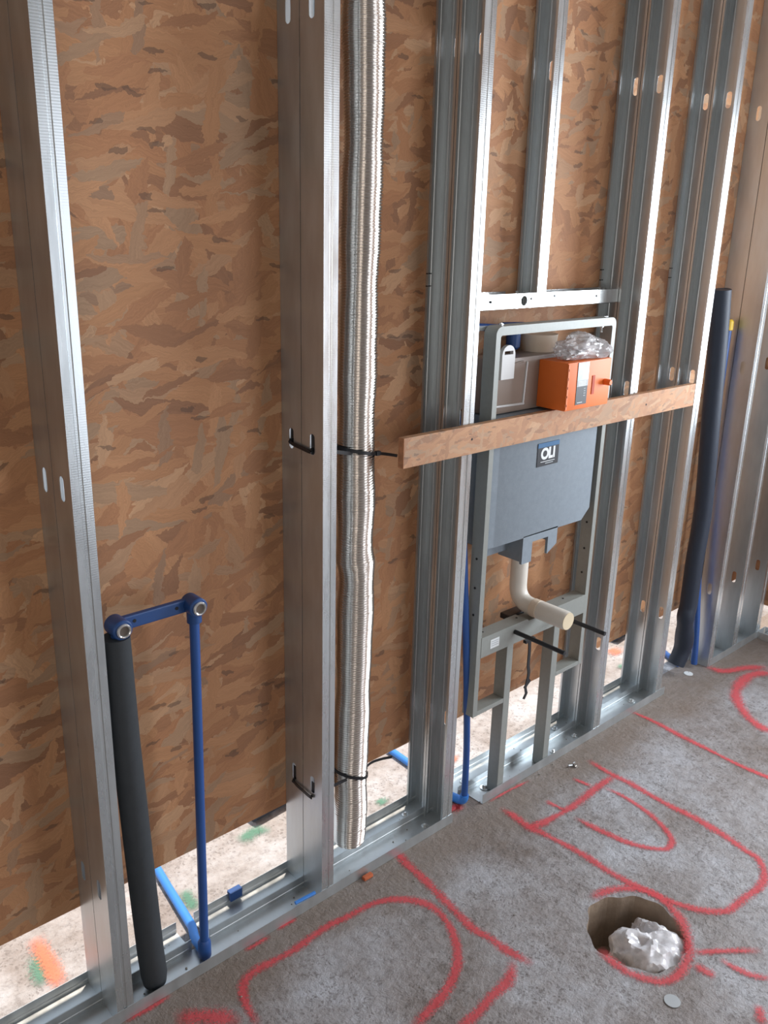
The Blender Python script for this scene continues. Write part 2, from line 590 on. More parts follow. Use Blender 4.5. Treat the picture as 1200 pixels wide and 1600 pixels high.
# measured spray strokes: kind, width, floor points
MARKS=[('loop',0.018,[(0.764,-0.191), (0.778,-0.123), (0.802,-0.081), (0.842,-0.068), (0.929,-0.076), (1.032,-0.071), (1.091,-0.078), (1.167,-0.087), (1.216,-0.11), (1.255,-0.152), (1.267,-0.203), (1.252,-0.261), (1.217,-0.315), (1.171,-0.354), (1.112,-0.378), (1.062,-0.388), (0.991,-0.398)]),
 ('diag',0.022,[(1.335,0.039), (1.332,0.0), (1.323,-0.044), (1.319,-0.092), (1.304,-0.194), (1.289,-0.294), (1.298,-0.344), (1.3,-0.397), (1.312,-0.459)]),
 ('hook',0.022,[(1.292,-0.415), (1.243,-0.445), (1.175,-0.451), (1.115,-0.46), (1.054,-0.457)]),
 ('dash1',0.01,[(0.851,-0.008), (0.923,-0.009)]),
 ('dash2',0.01,[(0.942,-0.002), (1.002,-0.005)]),
 ('dash3',0.01,[(0.565,-0.003), (0.616,-0.006), (0.675,-0.006)]),
 ('low',0.03,[(0.639,-0.07), (0.676,-0.082), (0.723,-0.127), (0.746,-0.163)]),
 ('long',0.018,[(2.42,0.017), (2.424,-0.084), (2.413,-0.176), (2.407,-0.294), (2.401,-0.389), (2.408,-0.474), (2.41,-0.544)]),
 ('big2',0.02,[(2.067,-0.065), (2.059,-0.147), (2.062,-0.226), (2.056,-0.33), (2.06,-0.423), (2.054,-0.509), (2.038,-0.583), (2.031,-0.625), (1.983,-0.664), (1.93,-0.674), (1.86,-0.666), (1.824,-0.666), (1.792,-0.659), (1.753,-0.625), (1.721,-0.562), (1.71,-0.505), (1.701,-0.471), (1.694,-0.393), (1.697,-0.327), (1.692,-0.256), (1.683,-0.193), (1.677,-0.142), (1.682,-0.087), (1.679,-0.043)]),
 ('cross',0.022,[(1.654,-0.144), (1.719,-0.165), (1.814,-0.173), (1.904,-0.172), (1.993,-0.167), (2.068,-0.17)]),
 ('tick',0.016,[(1.803,-0.107), (1.808,-0.153), (1.813,-0.178)]),
 ('inner',0.016,[(1.984,-0.181), (1.991,-0.224), (1.989,-0.28), (1.978,-0.34), (1.954,-0.398), (1.925,-0.437), (1.885,-0.446), (1.857,-0.422), (1.83,-0.374), (1.815,-0.312), (1.809,-0.255), (1.804,-0.204)]),
 ('faint',0.012,[(1.951,-0.093), (1.962,-0.156)]),
 ('ring',0.02,[(1.575,-0.42), (1.621,-0.429), (1.667,-0.452), (1.699,-0.485), (1.709,-0.525), (1.697,-0.576), (1.668,-0.621), (1.624,-0.657), (1.575,-0.677), (1.523,-0.683), (1.486,-0.671), (1.467,-0.643), (1.452,-0.605), (1.451,-0.569), (1.459,-0.523)]),
 ('spoke1',0.016,[(1.603,-0.666), (1.643,-0.696), (1.687,-0.73), (1.738,-0.774)]),
 ('spoke2',0.02,[(1.581,-0.69), (1.587,-0.743)]),
 ('spoke3',0.016,[(1.643,-0.719), (1.642,-0.752), (1.652,-0.791), (1.681,-0.83)]),
 ('edge',0.022,[(1.589,-0.837), (1.542,-0.865)]),
 ('arc',0.035,[(3.08,-0.184), (2.996,-0.138), (2.905,-0.14), (2.824,-0.163), (2.747,-0.213), (2.692,-0.275), (2.666,-0.332), (2.678,-0.38)]),
 ('arc2',0.03,[(2.921,0.013), (2.936,-0.056), (3.021,-0.095), (3.105,-0.148)]),
 ('blot',0.03,[(1.554,0.029), (1.587,0.038), (1.588,0.014)]),
 ('trackred',0.008,[(1.669,-0.009), (1.758,-0.011), (1.85,-0.02)]),
 ('green',0.035,[(0.502,0.289), (0.49,0.241), (0.476,0.186)]),
 ('green',0.03,[(0.85,0.249), (0.832,0.168)]),
 ('green',0.03,[(1.042,0.306), (1.104,0.314), (1.136,0.286)]),
 ('green',0.03,[(1.443,0.206), (1.444,0.174)]),
 ('green',0.03,[(2.679,0.19), (2.673,0.227)]),
 ('orange',0.035,[(0.517,0.337), (0.512,0.245), (0.502,0.153)]),
 ('orange',0.05,[(2.758,0.327), (2.768,0.27)]),
 ('orange',0.05,[(3.409,0.302), (3.463,0.302)]),
 ('orange',0.03,[(1.745,0.219), (1.755,0.188)])]

# ------------------------------------------------------------------ the setting
HX, HY, HR = 1.572, -0.552, 0.115          # core hole in the slab
X0, X1, Y0, Y1 = -2.2, 6.0, -3.6, 4.5


def build_floor():
    mb = MB()
    n = 64
    ring, sq = [], []
    q = 0.3
    for k in range(n):
        a = 2 * math.pi * k / n
        rr = HR + 0.004 * math.sin(5 * a) + 0.003 * math.sin(11 * a + 1)
        ring.append((HX + rr * math.cos(a), HY + rr * math.sin(a), 0))
        c, s_ = math.cos(a), math.sin(a)
        m_ = max(abs(c), abs(s_))
        sq.append((HX + q * c / m_, HY + q * s_ / m_, 0))
    low = [(x, y, -0.15) for x, y, z in ring]
    mb.add(ring + sq, [(k, (k + 1) % n, n + (k + 1) % n, n + k) for k in range(n)])
    o = mb.v
    xs = [X0, HX - q, HX + q, X1]
    ys = [Y0, HY - q, HY + q, Y1]
    for i in range(3):
        for j in range(3):
            if i == 1 and j == 1:
                continue
            mb.add([(xs[i], ys[j], 0), (xs[i + 1], ys[j], 0), (xs[i + 1], ys[j + 1], 0), (xs[i], ys[j + 1], 0)], [(0, 1, 2, 3)])
    fl = mb.build('floor', M['concrete'])
    for p in fl.data.polygons:
        if p.normal.z < 0:
            p.flip()
    struct(fl)
    w = MB()
    w.add(ring + low, [(k, n + k, n + (k + 1) % n, (k + 1) % n) for k in range(n)])
    w.add(low, [tuple(range(n))])
    hole = w.build('core_hole', M['dark_hole'], fl)
    hole['label'] = 'rough brown inside of the round hole'
    return fl


floor = build_floor()


def stroke(name, mat, pts, width, label):
    P = smooth_path([(x, y, 0.0) for x, y in pts], 6) if len(pts) > 2 else [Vector((*pts[0], 0)).lerp(Vector((*pts[1], 0)), t / 6) for t in range(7)]
    n = len(P)
    w = width * 2.4
    vs, uvs = [], []
    L = [0.0]
    for i in range(1, n):
        L.append(L[-1] + (P[i] - P[i - 1]).length)
    for i, p in enumerate(P):
        d = (P[min(i + 1, n - 1)] - P[max(i - 1, 0)]).normalized()
        s_ = Vector((-d.y, d.x, 0))
        ww = w * (0.85 + 0.3 * noise.noise((p.x * 9, p.y * 9, 3)))
        vs += [tuple(p + s_ * ww / 2), tuple(p - s_ * ww / 2)]
    me = bpy.data.meshes.new(name)
    me.from_pydata(vs, [], [(2 * i, 2 * i + 1, 2 * i + 3, 2 * i + 2) for i in range(n - 1)])
    ul = me.uv_layers.new(name='UVMap')
    end = min(0.05, L[-1] * 0.3)
    for p in me.polygons:
        for li, vi in zip(p.loop_indices, p.vertices):
            i = vi // 2
            u = min(L[i] / end * 0.34, (L[-1] - L[i]) / end * 0.34, 0.5)
            ul.data[li].uv = (u, vi % 2)
    me.materials.append(mat)
    o = bpy.data.objects.new(name, me)
    C.objects.link(o)
    o.parent = floor
    o.location = (0, 0, 0.0008 + 0.00012 * len([c for c in C.objects if c.name.startswith('paint_mark')]))
    o['label'] = label
    return o


for nm, wd, pts in MARKS:
    if nm == 'green':
        stroke('paint_mark', M['green'], pts, wd, 'green sprayed patch on the far slab')
    elif nm == 'orange':
        stroke('paint_mark', M['orange_spray'], pts, wd, 'orange sprayed patch on the far slab')
    else:
        stroke('paint_mark', M['red'], pts, wd, 'red sprayed line on the concrete')

ZB = 0.169 + H
CEIL = 2.62
wb = struct(MB().box(X0, 3.40, 0.1400, 0.152, ZB, CEIL).build('wall_back', M['osb']))
struct(MB().box(X0, X0 + 0.1, Y0, 0.139, 0, CEIL).build('wall_left', M['plaster']))
# right wall: board with the window opening
wr = MB()
wr.box(3.385, 3.40, -3.6, -1.65, 0.12, CEIL)
wr.box(3.385, 3.40, -0.45, 0.139, 0.12, CEIL)
wr.box(3.385, 3.40, -1.65, -0.45, 0.12, 0.78)
wr.box(3.385, 3.40, -1.65, -0.45, 1.98, CEIL)
struct(wr.build('wall_right', M['osb']))
wf = MB()
wf.box(X0, 2.1, -3.5, -3.4, 0, CEIL)
wf.box(3.4, 3.6, -3.5, -3.4, 0, CEIL)
wf.box(2.1, 3.4, -3.5, -3.4, 2.2, CEIL)
struct(wf.build('wall_front', M['plaster']))
struct(MB().box(X0, 3.6, Y0, 0.152, CEIL, CEIL + 0.1).build('ceiling', M['plaster']))

# ------------------------------------------------------------------ steel studs
FW = 0.035
HOLES = [0.277 + H, 1.087 + H, 1.882 + H]


def stud_mesh(name, depth, web_left, zbase=0.0, top=CEIL, holes=HOLES):
    """C section; local x 0..FW, y 0..depth, z up; web on the left or the right"""
    sc = depth / 0.07
    top = top - zbase
    hz = [h - zbase for h in holes if zbase + 0.05 < h < zbase + top]
    front = [(0, .0065), (0, 0), (.0135, 0), (.0150, .0012), (.0200, .0012), (.0215, 0), (FW, 0),
             (FW, .014), (FW - .0010, .0155), (FW - .0010, .0185), (FW, .020), (FW, .0245)]
    if web_left:
        front = [p for p in front if p[0] != FW - .0010]
    back = [(x, .07 - y) for x, y in front]
    vs, fs = [], []

    def V(x, y, z):
        if web_left:
            x = FW - x
        vs.append((x, y * sc, z))
        return len(vs) - 1
    yc, hw, hh = .035, .0085, .022
    angs = [-math.pi / 2 + math.pi * k / 8 for k in range(9)]
    prof = [(hw * math.cos(a), (hh - hw) * (1 if a > 1e-6 else -1 if a < -1e-6 else 0) + hw * math.sin(a)) for a in angs]
    levels = [(0.0, 0.0, None)]
    for h in hz:
        levels.append((h - .035, 0.0, 'solid'))
        for k, (dx, dz) in enumerate(prof):
            levels.append((h + dz, dx, 'solid' if k == 0 else 'open'))
        levels.append((h + .035, 0.0, 'solid'))
    levels.append((top, 0.0, 'solid'))
    for pr in (front, back):
        prev = None
        for x, y in pr:
            cur = [V(x, y, l[0]) for l in levels]
            if prev:
                for k in range(len(levels) - 1):
                    fs.append((prev[k], cur[k], cur[k + 1], prev[k + 1]))
            prev = cur
    for sgn, ye in ((-1, .0245), (1, .0455)):
        for k in range(len(levels) - 1):
            a_, c_ = levels[k], levels[k + 1]
            fs.append((V(FW, ye, a_[0]), V(FW, yc + sgn * a_[1], a_[0]), V(FW, yc + sgn * c_[1], c_[0]), V(FW, ye, c_[0])))
    me = bpy.data.meshes.new(name)
    me.from_pydata(vs, [], fs)
    bm = bmesh.new()
    bm.from_mesh(me)
    bmesh.ops.remove_doubles(bm, verts=bm.verts[:], dist=1e-5)
    bmesh.ops.dissolve_degenerate(bm, edges=bm.edges[:], dist=1e-6)
    bmesh.ops.recalc_face_normals(bm, faces=bm.faces[:])
    bm.to_mesh(me)
    bm.free()
    me.materials.append(M['zinc'])
    me.materials.append(M['zinc_knurl'])
    for p in me.polygons:
        c = p.center
        if abs(p.normal.y) > 0.7 and (c.y < 0.003):
            p.material_index = 1
    return me


def put_stud(mesh, x, y, z, label, group, marks=False, depth=0.0665):
    o = bpy.data.objects.new('steel_stud', mesh)
    C.objects.link(o)
    o.location = (x, y, z)
    md = o.modifiers.new('sheet', 'SOLIDIFY')
    md.thickness = 0.0009
    md.offset = 0
    tag(o, label, 'stud', group)
    if marks:
        for zz in (1.414, 1.386):
            mk = MB()
            mk.box(x - .0012, x - .0006, y + depth - .0065, y + depth, zz + H - .0012, zz + H + .0012)
            mk.box(x - .0012, x + .016, y + depth - .0016, y + depth - .0006, zz + H - .0011, zz + H + .0011)
            mk.build('marker_line', M['ink'], o)
    return o


SX = {1: .5558, 2: 1.0782, 3: 1.4923, 4: 2.1845, 5: 2.5525, 6: 2.920, 7: 3.105}
mL, mR = stud_mesh('stud_front_left', .070, True), stud_mesh('stud_front_right', .070, False)
bL, bR = stud_mesh('stud_rear_left', .0665, True), stud_mesh('stud_rear_right', .0665, False)
where = {1: 'left of the grey foam-wrapped pipe', 2: 'just left of the silver flexible duct', 3: 'just left of the toilet frame',
         4: 'just right of the toilet frame', 5: 'at the right end of the board strip', 6: 'just right of the dark foam pipe', 7: 'next to the corner at the far right'}
for i, x in SX.items():
    L_ = i in (1, 2, 6, 7)
    put_stud(mL if L_ else mR, x, 0, 0.002, 'steel stud of the front row, ' + where[i], 'front row studs')
    put_stud(bL if L_ else bR, x, .0725, 0.002, 'steel stud of the rear row, ' + where[i], 'rear row studs', marks=not L_)
# studs beyond the left edge are outside the frame; one at the corner
put_stud(mL, 3.30, 0.0, 0.002, 'galvanised steel stud standing in the far right corner', 'front row studs')

# cross track over the toilet frame and the short stud on it
TZ0, TZ1 = 1.330 + H, 1.366 + H


def track_mesh(x0, x1, y0, y1, z0, h, name, label, group=None, gaps=()):
    mb = MB()
    t = .0009
    a = [(y0, h), (y0, 0), (y1, 0), (y1, t), (y0 + t, t), (y0 + t, h)]
    mb.prism([(y, z0 + z) for y, z in a], 0, x0, x1)
    # rear upstand with its stiffening bead, cut away where a pipe passes
    xs = [x0]
    for g0, g1 in gaps:
        xs += [g0, g1]
    xs.append(x1)
    c = [(y1 - t, t), (y1, t), (y1, h), (y1 - t, h), (y1 - t, .012), (y1 - t - .0014, .0105), (y1 - t, .009)]
    for k in range(0, len(xs), 2):
        mb.prism([(y, z0 + z) for y, z in c], 0, xs[k], xs[k + 1])
    o = mb.build(name, M['zinc'], None, (x0, y0, z0))
    tag(o, label, 'track', group)
    return o


ct = thing('cross_track', 'galvanised cross track spanning above the toilet frame', 'track', (1.53, .0715, TZ0))
t_ = MB()
yA, yB = .0715, .1385
xa, xb = 1.528, 2.215
hx, hz_, hr = 1.772, 1.348 + H, .0125
n = 24
# front flange with a round knockout
ringv = [(hx + hr * math.cos(2 * math.pi * k / n), hz_ + hr * math.sin(2 * math.pi * k / n)) for k in range(n)]
for yy in (yA, yA + .0009):
    outer = []
    for k in range(n):
        c, s_ = math.cos(2 * math.pi * k / n), math.sin(2 * math.pi * k / n)
        m_ = max(abs(c) / .03, abs(s_) / (.018))
        outer.append((hx + c / m_, (TZ0 + TZ1) / 2 + s_ / m_))
    vv = [(x, yy, z) for x, z in ringv + outer]
    t_.add(vv, [(k, (k + 1) % n, n + (k + 1) % n, n + k) for k in range(n)])
t_.box(xa, hx - .03, yA, yA + .0009, TZ0, TZ1)
t_.box(hx + .03, xb, yA, yA + .0009, TZ0, TZ1)
t_.box(xa, xb, yA, yB, TZ0, TZ0 + .0009)
t_.box(xa, hx + .005, yB - .0009, yB, TZ0, TZ1)
t_.box(hx + .045, xb, yB - .0009, yB, TZ0, TZ1)
t_.build('channel', M['bright_zinc'], ct)
for sx_, zz in ((1.645, 1.349), (1.80, 1.352), (1.895, 1.356), (2.08, 1.350)):
    MB().tube([(sx_, yA - .0035, zz + H), (sx_, yA + .0009, zz + H)], [.0025, .0038], 10).build('screw', M['ink'] if sx_ < 1.7 else M['zinc'], ct, smooth=True)
ms = stud_mesh('stud_short', .0655, False, 1.335 + H)
put_stud(ms, 1.822, .0725, TZ0 + .0015, 'short galvanised stud rising from the cross track above the toilet frame', 'rear row studs', marks=False)

# ------------------------------------------------------------------ floor tracks
def ftrack(x0, x1, row, label, gaps=()):
    y0, y1 = ((-.0012, .0708), (.0715, .1392))[row]
    return track_mesh(x0, x1, y0, y1, 0.0008, H, 'floor_track', label, 'floor tracks', gaps)


ft = [
    ftrack(-.6, 1.532, 0, 'front floor track from the left edge past the foot of the duct', ((.758, .812),)),
    ftrack(1.655, 2.615, 0, 'front floor track under the toilet frame'),
    ftrack(2.93, 3.385, 0, 'front floor track in the far right corner'),
    ftrack(-.6, .766, 1, 'rear floor track at the left edge, behind the grey foam pipe'),
    ftrack(.812, 1.575, 1, 'rear floor track passing behind the flexible duct'),
    ftrack(1.63, 2.62, 1, 'rear floor track behind the toilet frame feet'),
    ftrack(2.95, 3.385, 1, 'rear floor track behind the corner studs'),
]
# side wall track, running toward the camera
sw = MB()
sw.prism([(3.312, H + .0008), (3.312, .0008), (3.382, .0008), (3.382, H + .0008), (3.381, H + .0008), (3.381, .0018), (3.313, .0018), (3.313, H + .0008)], 1, -3.3, -.003)
tag(sw.build('floor_track', M['bright_zinc'], None, (3.312, -3.3, 0)), 'bright floor track of the side wall at the right edge', 'track', 'floor tracks')


def screw(x, y, z, label, r=.0065):
    t = thing('anchor_screw', label, 'screw', (x, y, z), 'anchor screws in the tracks')
    MB().tube([(x, y, z), (x, y, z + .002)], r * 1.5, 16).build('washer', M['bright_zinc'], t, smooth=True)
    MB().tube([(x, y, z + .002), (x, y, z + .007), (x, y, z + .0085)], [r * .8, r * .75, r * .4], 6).build('head', M['bright_zinc'], t)
    return t


zt = .0022
screw(1.716, .045, zt, 'anchor screw in the track beside the left foot of the toilet frame', .009)
screw(2.145, .040, zt, 'anchor screw in the front track just left of the stud right of the toilet frame')
screw(2.13, .108, zt, 'anchor screw in the rear track right of the toilet frame')
screw(2.480, .045, zt, 'anchor screw in the track left of the fifth stud', .009)
screw(1.462, .035, zt, 'anchor screw in the front track left of the stud beside the toilet frame')
screw(1.455, .105, zt, 'anchor screw in the rear track right of the duct')
screw(1.69, .105, zt, 'anchor screw in the rear track behind the blue tube by the frame')
screw(2.02, .030, zt, 'anchor screw in the track right of the right foot of the toilet frame')

# ------------------------------------------------------------------ flexible duct
def duct():
    t = thing('flexible_duct', 'silver corrugated flexible aluminium duct hanging beside the second stud', 'duct', (1.228, .068, .03))
    key = [(2.58, 1.232), (2.1, 1.230), (1.92, 1.228), (1.755, 1.2315), (1.66, 1.232), (1.58, 1.230), (1.39, 1.2265), (1.125, 1.224), (1.0, 1.2255), (.906, 1.2265),
           (.83, 1.2245), (.775, 1.231), (.70, 1.230), (.59, 1.2285), (.42, 1.2255), (.30, 1.2225), (.244, 1.221), (.16, 1.2235), (.075, 1.221), (.035, 1.220)]
    key = [(z, x, .068) for z, x in key]
    path = smooth_path([(x, y, z + H) for z, x, y in key], 30)
    L = [0]
    for i in range(1, len(path)):
        L.append(L[-1] + (path[i] - path[i - 1]).length)
    pitch, per, seg = .0060, 8, 40
    tot = L[-1]
    m = int(tot / pitch * per)
    v, f = [], []
    j = 0
    for i in range(m + 1):
        s_ = tot * i / m
        while j < len(L) - 2 and L[j + 1] < s_:
            j += 1
        u = (s_ - L[j]) / (L[j + 1] - L[j])
        p = path[j].lerp(path[j + 1], u)
        R = .0405
        z = p.z
        d = max(0, 1 - abs(z - .82) / .035)
        R += .0022 * d + .0012 * math.sin(z * 21) + .0008 * math.sin(z * 47)
        if z < .10:
            R -= .010 * (1 - (z - .05) / .05) ** 2 if z > .05 else .010
        seam = max(0.0, 1 - abs(((s_ + .0) % .042) - .021) / .0035)
        for k in range(seg):
            a = 2 * math.pi * k / seg
            ph = 2 * math.pi * (s_ / pitch)
            r = R + .0013 * math.cos(ph + a) + .0016 * seam * (0.35 + 0.65 * max(0, math.cos(a + .9)))
            if d > 0:
                r += .004 * d * max(0, math.cos(a - math.pi)) + .0012 * d * noise.noise((math.cos(a) * 6, math.sin(a) * 6, z * 60))
            v.append((p.x + r * math.cos(a), p.y + r * math.sin(a), p.z))
    for i in range(m):
        for k in range(seg):
            k2 = (k + 1) % seg
            f.append((i * seg + k, (i + 1) * seg + k, (i + 1) * seg + k2, i * seg + k2))
    f.append(tuple(m * seg + k for k in range(seg)))
    mb = MB()
    mb.v, mb.f = v, f
    mb.build('corrugated_hose', M['alu'], t, smooth=True, angle=80)


duct()


def loop_pts(cx, cy, z, rx, ry, tilt, n=36):
    return [(cx + rx * math.cos(2 * math.pi * k / n), cy + ry * math.sin(2 * math.pi * k / n), z + tilt * math.cos(2 * math.pi * k / n)) for k in range(n + 1)]


def cable_tie(z, cx, hz2, tail, tilt, label):
    t = thing('cable_tie', label, 'cable tie', (cx, .068, z), 'black cable ties around the duct')
    MB().ribbon(loop_pts(cx, .068, z, .0438, .0438, tilt), .0078, .0016).build('strap_loop', M['black'], t, smooth=True)
    hx_, hy_ = (cx + .036, .068 - .030) if z > .6 else (cx + .045, .066)
    MB().box(hx_ - .006, hx_ + .006, hy_ - .006, hy_ + .004, z + tilt * .7 - .005, z + tilt * .7 + .005, .0012).build('lock', M['black'], t)
    MB().ribbon(smooth_path([(hx_, hy_ - .003, z + tilt * .7)] + tail), .0068, .0014).build('tail', M['black'], t)
    for yy, dz in ((.036, 0), (.1055, .008)):  # black plates added behind the slots to shade the holes
        MB().box(SX[2] + .0035, SX[2] + .0055, yy - .008, yy + .008, hz2 - .024 + dz, hz2 + .020 + dz, .0008).build('slot_shade', M['black'], t)
    # strap out through the slots of both webs
    x = SX[2]
    pts = [(cx - .03, .044, z), (x + .006, .036, hz2 - .013), (x - .004, .036, hz2 - .016), (x - .0055, .066, hz2 - .013), (x - .004, .100, hz2 - .010), (x + .006, .104, hz2 - .006), (cx - .03, .092, z)]
    MB().ribbon(smooth_path(pts, 6), .0080, .0016).build('strap', M['black'], t)


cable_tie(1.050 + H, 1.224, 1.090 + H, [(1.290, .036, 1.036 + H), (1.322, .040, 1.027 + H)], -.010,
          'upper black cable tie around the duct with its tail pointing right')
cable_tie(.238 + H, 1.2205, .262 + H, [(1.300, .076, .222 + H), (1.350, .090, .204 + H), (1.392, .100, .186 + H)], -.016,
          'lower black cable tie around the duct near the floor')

# ------------------------------------------------------------------ left pipes and wall plate
FX, FY, FZ = .652, .034, .815 + H


def wall_plate():
    t = thing('wall_plate_elbows', 'blue plastic mounting bar with two round threaded outlets', 'pipe fitting', (.725, FY, FZ))
    b = MB()
    b.box(.640, .786, FY + .004, FY + .016, FZ - .013, FZ + .013, .003)
    b.build('bar', M['blue_dark'], t)
    for cx in (.634, .789):
        s_ = MB()
        s_.tube([(cx, FY + .024, FZ), (cx, FY + .018, FZ), (cx, FY - .018, FZ), (cx, FY - .020, FZ)], [.014, .019, .019, .017], 28)
        s_.build('socket', M['blue_dark'], t, smooth=True)
        s_ = MB()
        s_.tube([(cx, FY, FZ - .010), (cx, FY, FZ - .035)], .0145, 20)
        s_.build('collar', M['blue_dark'], t, smooth=True)
        r_ = MB()
        pr = [(.0088, -.0205), (.0138, -.0205), (.0138, -.024), (.0118, -.026), (.0098, -.025), (.0088, -.0205)]
        n_ = 28
        for k in range(n_):
            for j in range(len(pr) - 1):
                q = []
                for kk, jj in ((k, j), (k + 1, j), (k + 1, j + 1), (k, j + 1)):
                    a = 2 * math.pi * kk / n_
                    q.append((cx + pr[jj][0] * math.cos(a), FY + pr[jj][1], FZ + pr[jj][0] * math.sin(a)))
                r_.add(q, [(0, 1, 2, 3)])
        r_.build('outlet_ring', M['bright_zinc'], t)
        MB().tube([(cx, FY - .0200, FZ), (cx, FY - .0212, FZ)], .0092, 20).build('outlet_bore', M['bore'], t)
    for cx in (.668, .755):
        MB().tube([(cx, FY + .005, FZ + .001), (cx, FY + .0032, FZ + .001)], .0035, 12).build('screw_recess', M['ink'], t)


wall_plate()
fp = MB()
fp.tube([(.628, FY, FZ - .017), (.632, FY, .60), (.643, FY, .30), (.651, FY, .10), (.655, FY - .001, .040), (.656, FY, .018), (.656, FY, .006)], [.0255, .0265, .027, .027, .027, .024, .014], 32)
tag(fp.build('insulated_pipe', M['foam'], None, (.650, FY, .004), smooth=True, angle=60), 'grey foam-wrapped pipe dropping from the left end of the blue bar', 'pipe')
fp = MB()
fp.tube(smooth_path([(.612, .060, .030), (.596, .085, .040), (.600, .120, .075), (.604, .1275, .14)], 6), .0105, 24)
tag(fp.build('pipe_sleeve', M['foam'], None, (.60, .10, .03), smooth=True), 'short grey pipe sleeve curving behind the foam-wrapped pipe', 'pipe')


def blue_tube_left():
    t = thing('water_tube', 'thin blue water tube dropping from the right end of the blue bar', 'pipe', (.80, FY, .003))
    MB().tube(smooth_path([(.789, FY, FZ - .020), (.785, FY, .55), (.780, FY, .25), (.777, FY, .040)], 8), .0098, 20).build('tube', M['blue'], t, smooth=True)
    MB().tube([(.777, FY, .052), (.777, FY, .044), (.777, FY, .010), (.777, FY + .001, .004)], [.0105, .0145, .0145, .011], 20).build('elbow_sleeve', M['blue'], t, smooth=True)
    MB().tube([(.777, FY + .008, .016), (.782, FY + .05, .014), (.796, .12, .013), (.818, .27, .0125), (.832, .36, .0125)], .0105, 20).build('floor_tube', M['blue_light'], t, smooth=True)


blue_tube_left()
c_ = MB()
c_.box(.905, .938, .127, .1372, .012, .036, .002)
c_.box(.905, .938, .1402, .1432, .012, .036, .001)
c_.box(.905, .938, .127, .1432, .0335, .0365, .001)
tag(c_.build('pipe_clip', M['blue_dark'], None, (.92, .13, .008)), 'dark blue plastic clip hooked on the rear track', 'clip')
s_ = MB()
s_.tube([(1.004, .0062, H + .0045), (1.060, .0032, H + .0045)], .0042, 8)
tag(s_.build('tube_offcut', M['blue_light'], None, (1.03, 0, H)), 'small bright blue tube offcut lying on the front track edge', 'offcut')

# ------------------------------------------------------------------ supply tube beside the frame
t = thing('water_tube', 'blue water tube rising between the third stud and the toilet frame', 'pipe', (1.60, .03, .003))
MB().tube(smooth_path([(1.612, .030, .02), (1.608, .030, .20), (1.590, .032, .45), (1.562, .036, .75), (1.556, .06, 1.0), (1.560, .098, 1.20), (1.575, .105, 1.275 + H), (1.62, .106, 1.288 + H), (1.74, .106, 1.279 + H)], 8), .0092, 18).build('tube', M['blue'], t, smooth=True)
MB().tube(bend((1.612, .030, .035), (1.612, .030, .012), (1.60, .085, .012), .02), .0125, 18).build('elbow', M['blue_light'], t, smooth=True)
MB().tube([(1.606, .075, .0125), (1.620, .20, .0125), (1.628, .36, .0125)], .0105, 18).build('floor_tube', M['blue_light'], t, smooth=True)

